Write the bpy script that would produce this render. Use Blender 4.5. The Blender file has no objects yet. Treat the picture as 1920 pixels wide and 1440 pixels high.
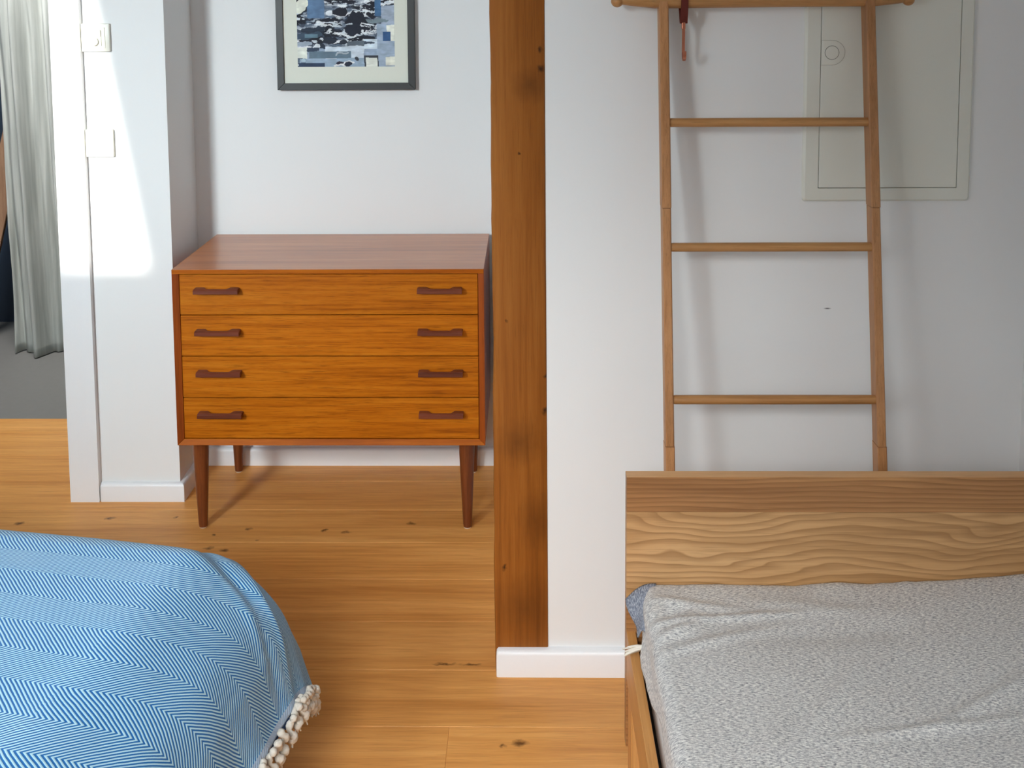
import bpy, bmesh, math, random
import numpy as np
from mathutils import Vector, Matrix
random.seed(7)
SC = bpy.context.scene
COL = SC.collection

def lin(r, g, b):
    f = lambda c: (c / 12.92 if c <= 0.04045 else ((c + 0.055) / 1.055) ** 2.4)
    return (f(r / 255), f(g / 255), f(b / 255), 1.0)

# ------------------------------------------------------------------ camera
cam = bpy.data.cameras.new('camera')
cam.sensor_fit = 'HORIZONTAL'; cam.sensor_width = 36.0
cam.lens = 1923 / 1920 * 36.0
cam.shift_x = 0.0; cam.shift_y = -560 / 1920          # lower part of an upright frame
cam.clip_start = 0.02
co = bpy.data.objects.new('camera', cam); COL.objects.link(co)
P_, Y_, R_ = math.radians(5.05), math.radians(0.83), math.radians(0.35)
fw = Vector((-math.sin(Y_) * math.cos(P_), math.cos(Y_) * math.cos(P_), -math.sin(P_)))
rt = Vector((math.cos(Y_), math.sin(Y_), 0)); dn = fw.cross(rt)
rt2 = math.cos(R_) * rt + math.sin(R_) * dn
dn2 = -math.sin(R_) * rt + math.cos(R_) * dn
m = Matrix.Identity(4)
for i in range(3):
    m[i][0] = rt2[i]; m[i][1] = -dn2[i]; m[i][2] = -fw[i]
m[0][3], m[1][3], m[2][3] = 0, 0, 1.5
co.matrix_world = m
SC.camera = co

# ------------------------------------------------------------------ light and exposure
SC.view_settings.view_transform = 'Standard'
SC.view_settings.look = 'None'
SC.view_settings.exposure = 0.0
SC.view_settings.gamma = 1.0
SC.view_settings.use_curve_mapping = False
SC.cycles.max_bounces = 8
SC.cycles.diffuse_bounces = 6
SC.cycles.caustics_reflective = False
SC.cycles.caustics_refractive = False
SC.cycles.sample_clamp_indirect = 6.0

w = bpy.data.worlds.new('sky'); SC.world = w; w.use_nodes = True
w.node_tree.nodes['Background'].inputs[0].default_value = (0.62, 0.78, 1.0, 1)
w.node_tree.nodes['Background'].inputs[1].default_value = 1.2

SUN_E, SUN_R = 0.35, 0.2214           # drop and sideways travel of the sun per metre into the room
sd = Vector((SUN_R, 1.0, -SUN_E)).normalized()
sl = bpy.data.lights.new('sun', 'SUN'); sl.energy = 6.5; sl.angle = math.radians(1.1); sl.color = (1.0, 0.96, 0.88)
so = bpy.data.objects.new('sun', sl); COL.objects.link(so)
so.rotation_euler = sd.to_track_quat('-Z', 'Y').to_euler(); so.location = (-3, -6, 4)

def area(name, loc, target, sx, sy, power, color, spread=180):
    l = bpy.data.lights.new(name, 'AREA'); l.shape = 'RECTANGLE'; l.size = sx; l.size_y = sy
    l.energy = power; l.color = color; l.spread = math.radians(spread)
    o = bpy.data.objects.new(name, l); COL.objects.link(o); o.location = loc
    o.rotation_euler = (Vector(target) - Vector(loc)).to_track_quat('-Z', 'Y').to_euler()
    return o
area('roof_window_daylight', (-1.86, -0.44, 2.04), (-1.0, 3.1, 0.85), 0.40, 0.60, 14.8, (0.86, 0.96, 1.0), 66)
area('left_window_daylight', (-2.24, -0.2, 1.45), (0.2, 1.7, 0.75), 1.1, 0.9, 14, (0.94, 0.98, 1.0), 180)
area('fill_over_beds', (-0.50, -0.62, 1.88), (-0.06, 1.35, 0.0), 1.2, 0.7, 10.5, (1.0, 1.0, 1.0), 62)  # added fill lamp that brightens the beds; the roof has no opening here
area('bathroom_fill', (-1.95, 3.56, 2.48), (-2.05, 4.2, 0.4), 0.5, 0.4, 14, (1.0, 1.0, 1.0), 90)  # added lamp to brighten the curtain, no real source behind it

# ------------------------------------------------------------------ helpers
def mat(name):
    m = bpy.data.materials.new(name); m.use_nodes = True
    return m, m.node_tree, m.node_tree.nodes['Principled BSDF']
class NT:
    def __init__(s, nt): s.nt = nt
    def n(s, t, props=None, **ins):
        x = s.nt.nodes.new(t)
        for k, v in (props or {}).items(): setattr(x, k, v)
        for k, v in ins.items():
            key = int(k[1:]) if k[0] == 'i' and k[1:].isdigit() else k.replace('_', ' ')
            s.set(x.inputs[key], v)
        return x
    def set(s, sock, v):
        if isinstance(v, bpy.types.NodeSocket): s.nt.links.new(v, sock)
        else: sock.default_value = v
    def math(s, op, a, b=None, c=None, clamp=False):
        x = s.nt.nodes.new('ShaderNodeMath'); x.operation = op; x.use_clamp = clamp
        s.set(x.inputs[0], a)
        if b is not None: s.set(x.inputs[1], b)
        if c is not None: s.set(x.inputs[2], c)
        return x.outputs[0]
    def ramp(s, fac, stops):
        x = s.nt.nodes.new('ShaderNodeValToRGB'); e = x.color_ramp.elements
        while len(e) < len(stops): e.new(0.5)
        for k, (p, c) in enumerate(stops): e[k].position = p; e[k].color = c if len(c) == 4 else (*c, 1)
        s.set(x.inputs[0], fac); return x.outputs[0]
    def mix(s, f, a, b, mode='MIX'):
        x = s.nt.nodes.new('ShaderNodeMix'); x.data_type = 'RGBA'; x.blend_type = mode
        s.set(x.inputs[0], f); s.set(x.inputs[6], a); s.set(x.inputs[7], b); return x.outputs[2]
    def bump(s, h, strength, dist, bsdf):
        x = s.n('ShaderNodeBump', Strength=strength, Distance=dist, Height=h)
        s.nt.links.new(x.outputs[0], bsdf.inputs['Normal']); return x
    def noise(s, vec, scale, detail=3, rough=0.5, dist=0.0):
        return s.n('ShaderNodeTexNoise', Vector=vec, Scale=scale, Detail=detail, Roughness=rough, Distortion=dist).outputs[0]

def plain(name, rgb, rough=0.5, metallic=0.0, bump=0.0, bscale=200, spec=0.5, vary=0.04):
    mt, nt, b = mat(name); t = NT(nt)
    tc = t.n('ShaderNodeTexCoord').outputs['Object']
    n = t.noise(tc, bscale, 4)
    c = lin(*rgb); lo = tuple(x * (1 - vary) for x in c[:3]) + (1,)
    t.set(b.inputs['Base Color'], t.mix(n, lo, c))
    b.inputs['Roughness'].default_value = rough; b.inputs['Metallic'].default_value = metallic
    b.inputs['Specular IOR Level'].default_value = spec
    if bump: t.bump(n, bump, 0.002, b)
    return mt

def wood(name, light, mid, dark, axis='X', scale=1.0, rough=0.4, streak=0.5, rings=0.0, ringfreq=60, ringamp=0.06,
         knots=(), spots=(), bump=0.15, fine=1.0, coat=0.0, vary=0.10, across='Z', rscale=1.0, spec=0.5):
    """Long grain along AXIS; optional cathedral rings counted along ACROSS; knots are (x,y,z,radius,stretch) in world metres."""
    mt, nt, b = mat(name); t = NT(nt)
    tc = t.n('ShaderNodeTexCoord').outputs['Object']
    rnd = t.n('ShaderNodeObjectInfo').outputs['Random']
    off = t.n('ShaderNodeVectorMath', {'operation': 'SCALE'}, i0=(13.0, 7.0, 17.0), Scale=rnd).outputs[0]
    p = t.n('ShaderNodeVectorMath', {'operation': 'ADD'}, i0=tc, i1=off).outputs[0]
    def stretch(lo, hi):
        sc = {'X': (lo, hi, hi), 'Y': (hi, lo, hi), 'Z': (hi, hi, lo)}[axis]
        return t.n('ShaderNodeMapping', Vector=p, Scale=sc).outputs[0]
    broad = t.noise(stretch(1.2 * scale, 14 * scale), 1.0, 4, 0.55, 0.6)
    streaks = t.noise(stretch(2.5 * scale, 95 * scale), 1.0, 5, 0.65, 0.3)
    pores = t.noise(stretch(14 * scale, 520 * scale), 1.0, 3, 0.6)
    g = t.math('ADD', t.math('MULTIPLY', broad, 1 - streak), t.math('MULTIPLY', streaks, streak))
    col = t.ramp(g, [(0.30, lin(*dark)), (0.50, lin(*mid)), (0.70, lin(*light))])
    h = streaks
    if rings:
        s = t.n('ShaderNodeSeparateXYZ', Vector=p)
        wn = t.noise(stretch(3.2 * rscale, 13 * rscale), 1.0, 2, 0.45, 0.3)
        tt = t.math('ADD', s.outputs[across], t.math('MULTIPLY', wn, ringamp))
        fr = t.math('FRACT', t.math('MULTIPLY', tt, ringfreq))
        dk = t.ramp(fr, [(0.0, (0, 0, 0)), (0.35, (0.08,) * 3), (0.80, (0.75,) * 3), (0.92, (1, 1, 1)), (1.0, (0, 0, 0))])
        col = t.mix(t.math('MULTIPLY', dk, rings), col, lin(*dark))
    if fine:
        pr = t.ramp(pores, [(0.34, (1, 1, 1)), (0.46, (0, 0, 0))])
        col = t.mix(t.math('MULTIPLY', pr, 0.35 * fine), col, tuple(0.55 * x for x in lin(*dark)[:3]) + (1,))
    val = t.math('ADD', 1 - vary, t.math('MULTIPLY', rnd, 2 * vary))
    col = t.mix(1.0, col, t.n('ShaderNodeCombineXYZ', X=val, Y=val, Z=val).outputs[0], 'MULTIPLY')
    if knots or spots:
        pos = t.n('ShaderNodeNewGeometry').outputs['Position']
        kn = t.noise(pos, 130, 3); wig = t.n('ShaderNodeTexNoise', Vector=pos, Scale=60.0, Detail=2.0).outputs[1]
        pw = t.n('ShaderNodeVectorMath', {'operation': 'MULTIPLY_ADD'}, i0=wig, i1=(0.020,) * 3, i2=pos).outputs[0]
        for group, soft in ((knots, False), (spots, True)):
            tot = None
            for (kx, ky, kz, kr, ks) in group:
                sc = [1 / kr] * 3; sc['XYZ'.index(axis)] = 1 / (kr * ks)
                d = t.n('ShaderNodeVectorMath', {'operation': 'SUBTRACT'}, i0=pw, i1=(kx + .010, ky + .010, kz + .010)).outputs[0]
                d = t.n('ShaderNodeVectorMath', {'operation': 'MULTIPLY'}, i0=d, i1=sc).outputs[0]
                l = t.n('ShaderNodeVectorMath', {'operation': 'LENGTH'}, i0=d).outputs['Value']
                k = t.math('SUBTRACT', 1.0, l, clamp=True)
                tot = k if tot is None else t.math('MAXIMUM', tot, k)
            if tot is not None:
                amt = t.math('MULTIPLY', tot, 1.25 if not soft else 0.55, clamp=True)
                col = t.mix(amt, col, tuple(x * (0.30 if not soft else 0.5) for x in lin(*dark)[:3]) + (1,))
    t.set(b.inputs['Base Color'], col)
    rr = t.math('ADD', rough - 0.06, t.math('MULTIPLY', streaks, 0.12)); t.set(b.inputs['Roughness'], rr)
    b.inputs['Coat Weight'].default_value = coat; b.inputs['Coat Roughness'].default_value = 0.25
    b.inputs['Specular IOR Level'].default_value = spec
    if bump: t.bump(h, bump, 0.001, b)
    return mt

def link(name, me, mt, parent=None):
    if mt is not None and not me.materials: me.materials.append(mt)
    o = bpy.data.objects.new(name, me); COL.objects.link(o)
    if parent is not None: o.parent = parent
    return o
def rootloc(p):
    v = Vector((0, 0, 0))
    while p is not None: v += p.location; p = p.parent
    return v
def obj(name, bm, mt, parent=None, smooth=None, origin=None):
    """Vertices are given in world metres; they are stored relative to the parent's place."""
    off = rootloc(parent)
    if origin is not None and parent is None: off = Vector(origin)
    bmesh.ops.recalc_face_normals(bm, faces=bm.faces)
    bm.transform(Matrix.Translation(-off))
    me = bpy.data.meshes.new(name); bm.to_mesh(me); bm.free()
    o = link(name, me, mt, parent)
    if origin is not None and parent is None: o.location = origin
    if smooth is not None:
        for p in me.polygons: p.use_smooth = True
        if smooth < 180:
            me.set_sharp_from_angle(angle=math.radians(smooth))
    return o
def thing(name, label, cat, loc=(0, 0, 0), group=None):
    o = bpy.data.objects.new(name, None); COL.objects.link(o); o.location = loc; o.empty_display_size = 0.1
    o['label'] = label; o['category'] = cat
    if group: o['group'] = group
    return o
def tag(o, label, cat, group=None):
    o['label'] = label; o['category'] = cat
    if group: o['group'] = group
    return o
def struct(name, bm, mt, parent=None, smooth=None):
    o = obj(name, bm, mt, parent, smooth); o['kind'] = 'structure'; return o
def new(): return bmesh.new()
def box(bm, x0, x1, y0, y1, z0, z1, bev=0.0, seg=2):
    r = bmesh.ops.create_cube(bm, size=1.0)
    vs = r['verts']
    for v in vs: v.co = Vector((x0 + (v.co.x + .5) * (x1 - x0), y0 + (v.co.y + .5) * (y1 - y0), z0 + (v.co.z + .5) * (z1 - z0)))
    if bev:
        es = list({e for v in vs for e in v.link_edges})
        bmesh.ops.bevel(bm, geom=es, offset=bev, segments=seg, profile=0.5, affect='EDGES')
    return bm
def bx(*a, **k): return box(new(), *a, **k)
def loft(bm, rings, cap=True, closed=True):
    R = [[bm.verts.new(p) for p in r] for r in rings]
    n = len(R[0])
    for a, b in zip(R, R[1:]):
        for i in range(n if closed else n - 1):
            j = (i + 1) % n; bm.faces.new((a[i], a[j], b[j], b[i]))
    if cap and closed:
        bm.faces.new(list(reversed(R[0]))); bm.faces.new(R[-1])
    return R
def tube(bm, pts, rad, n=8):
    pts = [Vector(p) for p in pts]
    if not hasattr(rad, '__len__'): rad = [rad] * len(pts)
    rings = []; up = None
    for i, p in enumerate(pts):
        d = (pts[min(i + 1, len(pts) - 1)] - pts[max(i - 1, 0)]).normalized()
        if up is None: up = Vector((0, 0, 1)) if abs(d.z) < .9 else Vector((1, 0, 0))
        s = d.cross(up).normalized(); up = s.cross(d).normalized()
        rings.append([p + rad[i] * (math.cos(2 * math.pi * k / n) * s + math.sin(2 * math.pi * k / n) * up) for k in range(n)])
    loft(bm, rings); return bm
def lathe(bm, cx, cy, prof, n=24, axis='Z'):
    rings = []
    for (r, h) in prof:
        ring = []
        for k in range(n):
            a = 2 * math.pi * k / n
            ring.append({'Z': (cx + r * math.cos(a), cy + r * math.sin(a), h), 'Y': (cx + r * math.cos(a), h, cy + r * math.sin(a)),
                         'X': (h, cx + r * math.cos(a), cy + r * math.sin(a))}[axis])
        rings.append(ring)
    loft(bm, rings); return bm
def prism(bm, poly, a, b, axis='X'):
    f = {'X': lambda u, v, t: (t, u, v), 'Y': lambda u, v, t: (u, t, v), 'Z': lambda u, v, t: (u, v, t)}[axis]
    loft(bm, [[f(u, v, a) for u, v in poly], [f(u, v, b) for u, v in poly]]); return bm
def grid(name, V, nu, nv, mt, parent=None, uv=None, thick=0.0):
    """V: (nu*nv,3) world points."""
    off = rootloc(parent)
    idx = np.arange(nu * nv).reshape(nu, nv)
    F = np.stack([idx[:-1, :-1], idx[1:, :-1], idx[1:, 1:], idx[:-1, 1:]], -1).reshape(-1, 4)
    me = bpy.data.meshes.new(name)
    me.from_pydata((V - np.array(off)).tolist(), [], F.tolist())
    if uv is not None:
        l = me.uv_layers.new(name='uv')
        loops = np.empty(len(me.loops), dtype=np.int32); me.loops.foreach_get('vertex_index', loops)
        l.data.foreach_set('uv', uv[loops].astype(np.float32).ravel())
    me.polygons.foreach_set('use_smooth', np.ones(len(me.polygons), dtype=bool))
    o = link(name, me, mt, parent)
    if thick:
        s = o.modifiers.new('thickness', 'SOLIDIFY'); s.thickness = thick; s.offset = 0.0
    return o

# ------------------------------------------------------------------ materials of the room
def wall_paint(name, rgb, marks=()):
    mt, nt, b = mat(name); t = NT(nt)
    pos = t.n('ShaderNodeNewGeometry').outputs['Position']
    n1 = t.noise(pos, 90, 4); n2 = t.noise(pos, 3.0, 2)
    c = lin(*rgb); col = t.mix(t.math('MULTIPLY', n2, 0.5), c, tuple(x * .97 for x in c[:3]) + (1,))
    for (x, y, z, rx, rz) in marks:
        d = t.n('ShaderNodeVectorMath', {'operation': 'SUBTRACT'}, i0=pos, i1=(x, y, z)).outputs[0]
        d = t.n('ShaderNodeVectorMath', {'operation': 'MULTIPLY'}, i0=d, i1=(1 / rx, 10, 1 / rz)).outputs[0]
        k = t.math('SUBTRACT', 1.0, t.n('ShaderNodeVectorMath', {'operation': 'LENGTH'}, i0=d).outputs['Value'], clamp=True)
        col = t.mix(t.math('MULTIPLY', k, 1.2, clamp=True), col, lin(105, 105, 105))
    t.set(b.inputs['Base Color'], col); b.inputs['Roughness'].default_value = 0.75
    b.inputs['Specular IOR Level'].default_value = 0.3
    t.bump(n1, 0.06, 0.002, b); return mt
M_WALL = wall_paint('white_wall_paint', (233, 235, 235), marks=[(0.642, 2.157, 0.826, .009, .0022)])
M_TRIM = plain('white_satin_trim', (236, 238, 240), 0.35, vary=0.02)
M_FLOOR = wood('oak_floor_boards', (238, 178, 104), (221, 157, 84), (188, 122, 56), 'X', 1.0, 0.42, 0.45, spec=0.35, bump=0.10, fine=0.7, vary=0.05,
    rings=0.18, ringfreq=34, ringamp=0.10, across='Y', rscale=0.8,
    knots=[(-.793, 2.766, 0, .011, 1.2), (-.88, 2.733, 0, .009, .9), (-.575, 2.76, 0, .008, 1.6), (-.513, 2.75, 0, .009, 1.8), (-.335, 2.797, 0, .011, 1.5),
           (-.75, 2.708, 0, .006, 1.2), (-.192, 2.183, 0, .006, 5), (-.13, 2.18, 0, .006, 5), (-.02, 1.94, 0, .012, 1.8), (-1.21, 2.826, 0, .010, 1.8),
           (-1.46, 2.795, 0, .011, 1.7), (-1.02, 2.832, 0, .006, 1.5), (-.874, 2.666, 0, .010, 1.6), (-.83, 2.655, 0, .009, 2.0), (-.055, 1.93, 0, .006, 1.5)])
M_TILE = plain('grey_stone_floor', (122, 120, 116), 0.6, bump=0.05, bscale=40, vary=0.12)
M_DARK = plain('dark_blue_paint', (52, 66, 84), 0.6)
M_SHADOWGAP = plain('dark_grey_gap', (60, 62, 60), 0.8)

# ------------------------------------------------------------------ floor
XL, XR, YN, CEIL = -2.30, 1.063, -1.60, 2.60
fl = struct('floor', bx(XL, 1.2, YN - .1, 3.525, -0.10, -0.013), M_SHADOWGAP)
PW = 0.1782; PL = 1.90
seam0 = 2.697
bmk = bx(-PL / 2 + .0001, PL / 2 - .0001, -PW / 2 + .0003, PW / 2 - .0003, -.012, 0, bev=.0007, seg=1)
me_plank = bpy.data.meshes.new('plank'); bmk.to_mesh(me_plank); bmk.free(); me_plank.materials.append(M_FLOOR)
joint = {-5: -.166}
k0 = math.floor((YN - seam0) / PW); k1 = math.ceil((3.525 - seam0) / PW)
rj = random.Random(3)
for k in range(k0, k1):
    y0 = seam0 + k * PW; y1 = y0 + PW
    j = joint.get(k, None)
    if j is None: j = (1.35 + rj.uniform(-.25, .25)) if k > -5 else rj.uniform(-1.2, 1.2)
    if y1 > 3.525:                                   # cut row at the threshold
        obj('plank', bx(XL - .1, 1.19, y0 + .0003, 3.5245, -.012, 0, bev=.0007, seg=1), M_FLOOR, fl)
        continue
    if k > -5:
        obj('plank', bx(XL - .1, 1.19, y0 + .0003, y1 - .0003, -.012, 0, bev=.0007, seg=1), M_FLOOR, fl); continue
    for xa in (j - 2 * PL, j - PL, j):
        if xa > 1.15 or xa + PL < XL - .2: continue
        o = bpy.data.objects.new('plank', me_plank); COL.objects.link(o); o.parent = fl
        o.location = (xa + PL / 2, (y0 + y1) / 2, 0)
struct('floor_bathroom', bx(-3.1, -0.95, 3.526, 5.0, -0.10, -0.001), M_TILE)

# ------------------------------------------------------------------ walls and ceiling
def boxes(*bs):
    bm = new()
    for b in bs: box(bm, *b)
    return bm
YB, YP, YR = 3.174, 2.937, 2.157
struct('wall_back', bx(-1.10, -0.06, YB, YB + .12, -.05, CEIL), M_WALL)
struct('wall_pillar', bx(-1.355, -1.042, YP, 3.42, -.05, CEIL), M_WALL)
struct('wall_right', prism(bx(-.055, 1.20, 2.30, YB, -.05, CEIL), [(.0419, -.05), (1.20, -.05), (1.20, CEIL), (.0354, CEIL)], YR, 2.30, 'Y'), M_WALL)
SLOPE = [(YN - .15, .84), (-.02, 2.57), (-.02, CEIL)]           # top of the side walls under the sloping roof
struct('wall_side', prism(new(), [(YN - .15, -.05), (YR, -.05), (YR, CEIL)] + SLOPE[::-1], XR, XR + .14), M_WALL)
struct('wall_rear', bx(XL - .15, XR + .14, YN - .15, YN, -.05, 1.05), M_WALL)
WY0, WY1, WZ0, WZ1 = -.78, .38, .98, 1.78
bm = boxes((XL - .15, XL, WY1, 3.42, -.05, CEIL), (XL - .15, XL, WY0, WY1, -.05, WZ0))
prism(bm, [(YN - .15, -.05), (WY0, -.05), (WY0, WY0 + 2.59), (YN - .15, .84)], XL - .15, XL)
prism(bm, [(WY0, WZ1), (WY1, WZ1), (WY1, CEIL), (-.02, CEIL), (-.02, 2.57), (WY0, WY0 + 2.59)], XL - .15, XL)
struct('wall_left', bm, M_WALL)
struct('sun_block', bx(-4.2, XL - .16, -1.15, -1.0, 0, 3.2), M_WALL)      # unseen slab added to keep the sun out of the left window
struct('wall_lintel', bx(XL, -1.355, YP, 3.42, 2.12, CEIL), M_WALL)
struct('ceiling', bx(XL - .15, 1.20, -.01, 5.1, CEIL, CEIL + .1), M_WALL)
# sloping roof behind the camera with a roof window for the sun
def back(x, z):
    t = (YP + 2.6 - z) / (1 + SUN_E)      # roof plane z = y + 2.6
    return Vector((x - SUN_R * t, YP - t, z + SUN_E * t))
hole = [back(-1.372, .695), back(-1.117, .695), back(-1.311, 1.88), back(-1.372, 1.88)]
outer = [Vector((XL - .15, YN - .1, 1.0 - .1)), Vector((XR + .14, YN - .1, .9)), Vector((XR + .14, .01, 2.61)), Vector((XL - .15, .01, 2.61))]
bm = new(); th = Vector((0, -.02, .02))
hv = [bm.verts.new(p) for p in hole]; ov = [bm.verts.new(p) for p in outer]
hv2 = [bm.verts.new(p + th) for p in hole]; ov2 = [bm.verts.new(p + th) for p in outer]
for i in range(4):
    j = (i + 1) % 4
    bm.faces.new((ov[i], ov[j], hv[j], hv[i])); bm.faces.new((ov2[j], ov2[i], hv2[i], hv2[j]))
    bm.faces.new((hv[i], hv[j], hv2[j], hv2[i])); bm.faces.new((ov[j], ov[i], ov2[i], ov2[j]))
struct('ceiling_slope', bm, M_WALL)
# left window: frame with a cross bar
struct('window_1', boxes((XL - .08, XL - .02, WY0, WY0 + .05, WZ0, WZ1), (XL - .08, XL - .02, WY1 - .05, WY1, WZ0, WZ1),
                         (XL - .08, XL - .02, WY0, WY1, WZ0, WZ0 + .05), (XL - .08, XL - .02, WY0, WY1, WZ1 - .05, WZ1)), M_TRIM)
# room seen through the door
struct('wall_bathroom', boxes((-3.1, -0.95, 4.62, 4.75, -.05, CEIL), (-3.2, -3.1, 3.3, 4.75, -.05, CEIL), (-1.04, -.95, 3.42, 4.75, -.05, CEIL),
                              (-3.1, XL - .15, 3.3, 3.42, -.05, CEIL)), M_DARK)

# door casing, baseboards
struct('door_1', boxes((-1.366, -1.2795, YP - .018, YP, 0, 2.12), (-1.366, -1.355, YP, 3.42, 0, 2.12)), M_TRIM)
BH = .056
def base_prof(y_wall, t=.016, h=BH):      # (y,z) cross-section, room side at smaller y
    y = y_wall - t
    return [(y_wall, 0), (y, 0), (y, h - .010), (y + .0012, h - .006), (y + .004, h - .0025), (y + .009, h - .0004), (y_wall, h)]
struct('baseboard_back', prism(new(), base_prof(YB), -1.026, -.058), M_TRIM, smooth=30)
bm = new()
pr = base_prof(0)
rings = [[(-1.276, YP + y, z) for y, z in pr], [(-1.042 - y, YP + y, z) for y, z in pr], [(-1.042 - y, YB - .001, z) for y, z in pr]]
loft(bm, rings)
struct('baseboard_pillar', bm, M_TRIM, smooth=30)
bm = new()
pr = base_prof(0, t=.019, h=.060)
rings = []
for f, dx in ((.80, 0), (.93, .001), (1.0, .005)):
    rings.append([(-.0735 + dx, YR + y * f, z * (f if z > .03 else 1)) for y, z in pr])
rings.append([(XR, YR + y, z) for y, z in pr]); loft(bm, rings)
struct('baseboard_right', bm, M_TRIM, smooth=35)
struct('baseboard_side', bx(XR - .016, XR, YN, YR - .02, 0, .056, bev=.003), M_TRIM)

# ------------------------------------------------------------------ timber post
M_POST = wood('brown_pine_timber', (168, 106, 42), (150, 88, 28), (114, 62, 16), 'Z', 1.0, 0.55, 0.5, spec=0.3, bump=0.25, fine=0.7, vary=0,
    knots=[(.030, 2.155, 1.345, .012, 1.0), (-.018, 2.155, 1.165, .005, .9), (.037, 2.155, .60, .011, 1.2), (.036, 2.155, .68, .006, 1.0), (-.055, 2.155, .245, .007, 1.2), (-.048, 2.155, .80, .004, 1), (.03, 2.155, 1.385, .006, 2)],
    spots=[(.01, 2.155, 1.31, .05, .9), (-.02, 2.155, .53, .06, 1.0), (.02, 2.155, .35, .05, 1.6), (-.01, 2.155, .15, .09, 1.0)])
bm = new(); rp = random.Random(5); rings = []
zz = np.linspace(.002, CEIL, 90)
wob = np.cumsum(np.array([[rp.gauss(0, .0007) for _ in range(3)] for _ in zz]), 0)
wob -= np.outer(np.linspace(0, 1, 90), wob[-1])
for z, wv in zip(zz, wob):
    xl = -.0745 - .003 * z + .6 * wv[0]; xr = .0415 - .0025 * z; c = .0018 + abs(wv[2]) * .5
    yf = YR - .003
    rings.append([(xl, YR + .135, z), (xl, yf + c * 1.2, z), (xl + c, yf, z), (xr - c, yf, z), (xr, yf + c, z), (xr, YR + .135, z)])
loft(bm, rings)
tag(obj('timber_post', bm, M_POST, smooth=50), 'brown knotty timber post set into the end of the white wall', 'post')

# ------------------------------------------------------------------ chest of drawers
TE = dict(rough=0.36, bump=0.08)
M_TEAK = wood('teak_drawer_veneer', (200, 122, 28), (184, 102, 14), (130, 62, 4), 'X', 1.3, streak=0.68, fine=1.7, vary=0.05, spec=0.22, **TE)
M_TEAKTOP = wood('teak_top_veneer', (204, 134, 84), (184, 110, 62), (146, 78, 40), 'X', 1.0, rough=0.30, streak=0.5, fine=0.8, bump=0.06, vary=0.02, coat=0.5)
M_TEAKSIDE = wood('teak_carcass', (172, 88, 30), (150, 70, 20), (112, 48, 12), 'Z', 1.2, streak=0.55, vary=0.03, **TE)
M_TEAKRAIL = wood('teak_edge', (188, 108, 20), (168, 86, 10), (126, 58, 4), 'X', 1.2, streak=0.55, vary=0.03, rough=0.5, bump=0.06, spec=0.15)
M_LEG = wood('dark_teak_leg', (132, 72, 36), (112, 56, 24), (82, 38, 14), 'Z', 1.5, rough=0.38, streak=0.6, vary=0.06, bump=0.06)
M_HANDLE = wood('dark_teak_handle', (128, 64, 38), (108, 50, 28), (78, 34, 18), 'X', 1.5, rough=0.42, streak=0.6, vary=0.05, bump=0.06)
M_GLIDE = plain('pale_glide', (205, 190, 170), 0.5)
X0, X1, Z0, Z1, YF, YBk = -.9745, -.1195, .259, .757, 2.735, 3.150
ch = thing('chest_of_drawers', 'teak chest of four drawers on tapered round legs, standing in the wall niche', 'chest of drawers', (-.547, 2.94, 0))
T = .0165; CH = .010          # panel thickness, depth of the inward mitred chamfer
def panel(name, pts, mt):
    """pts: outer corner pair, inner corner pair as (x,z) -> mitred board with chamfered front edge."""
    (ax, az), (bx_, bz), (cx, cz), (dx, dz) = pts   # a,b outer; c,d inner (c under b)
    bm = new(); V = lambda x, y, z: bm.verts.new((x, y, z))
    fr = [V(ax, YF, az), V(bx_, YF, bz), V(cx, YF + CH, cz), V(dx, YF + CH, dz)]
    bk = [V(ax, YBk, az), V(bx_, YBk, bz), V(cx, YBk, cz), V(dx, YBk, dz)]
    bm.faces.new(fr); bm.faces.new(list(reversed(bk)))
    for i in range(4):
        j = (i + 1) % 4; bm.faces.new((fr[i], bk[i], bk[j], fr[j]))
    bmesh.ops.recalc_face_normals(bm, faces=bm.faces)
    bmesh.ops.bevel(bm, geom=list(bm.edges), offset=.0008, segments=1, affect='EDGES')
    return obj(name, bm, mt, ch)
panel('top_panel', [(X0, Z1), (X1, Z1), (X1 - T, Z1 - T + .002), (X0 + T, Z1 - T + .002)], M_TEAKTOP)
panel('bottom_panel', [(X1, Z0), (X0, Z0), (X0 + T, Z0 + T - .002), (X1 - T, Z0 + T - .002)], M_TEAKRAIL)
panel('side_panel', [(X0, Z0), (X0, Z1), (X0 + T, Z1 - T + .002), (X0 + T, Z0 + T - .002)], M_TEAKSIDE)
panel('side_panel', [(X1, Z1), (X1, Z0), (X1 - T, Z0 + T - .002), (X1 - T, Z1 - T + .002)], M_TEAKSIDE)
obj('top_edge', bx(X0 + .001, X1 - .001, YF - .0004, YF + .004, Z1 - T + .004, Z1 - .0012, bev=.0003, seg=1), M_TEAKRAIL, ch)
obj('back_panel', bx(X0 + T, X1 - T, YBk - .01, YBk - .002, Z0 + T, Z1 - T), M_TEAKSIDE, ch)
zs = [Z0 + T - .001, .3915, .5095, .6262, Z1 - T + .001]
def handle_bm(cx, cz):
    bm = new(); L = .061; rings = []
    yb = YF + CH + .004; yf = YF - .014
    for x, top, nar in ((-L, .0062, .0), (-L + .003, .0072, 0), (-L + .022, .0072, 0), (-L + .034, .0058, 0), (L - .034, .0058, 0), (L - .022, .0072, 0), (L - .003, .0072, 0), (L, .0062, 0)):
        mid = abs(x) < L - .03
        ybk = yb if not mid else yf + .010
        rings.append([(cx + x, yf, cz - .0060), (cx + x, yf, cz + .0026), (cx + x, yf + .005, cz + top), (cx + x, ybk, cz + top), (cx + x, ybk, cz - .001 if not mid else cz - .003), (cx + x, yf + .004, cz - .0075)])
    loft(bm, rings); return bm
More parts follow.
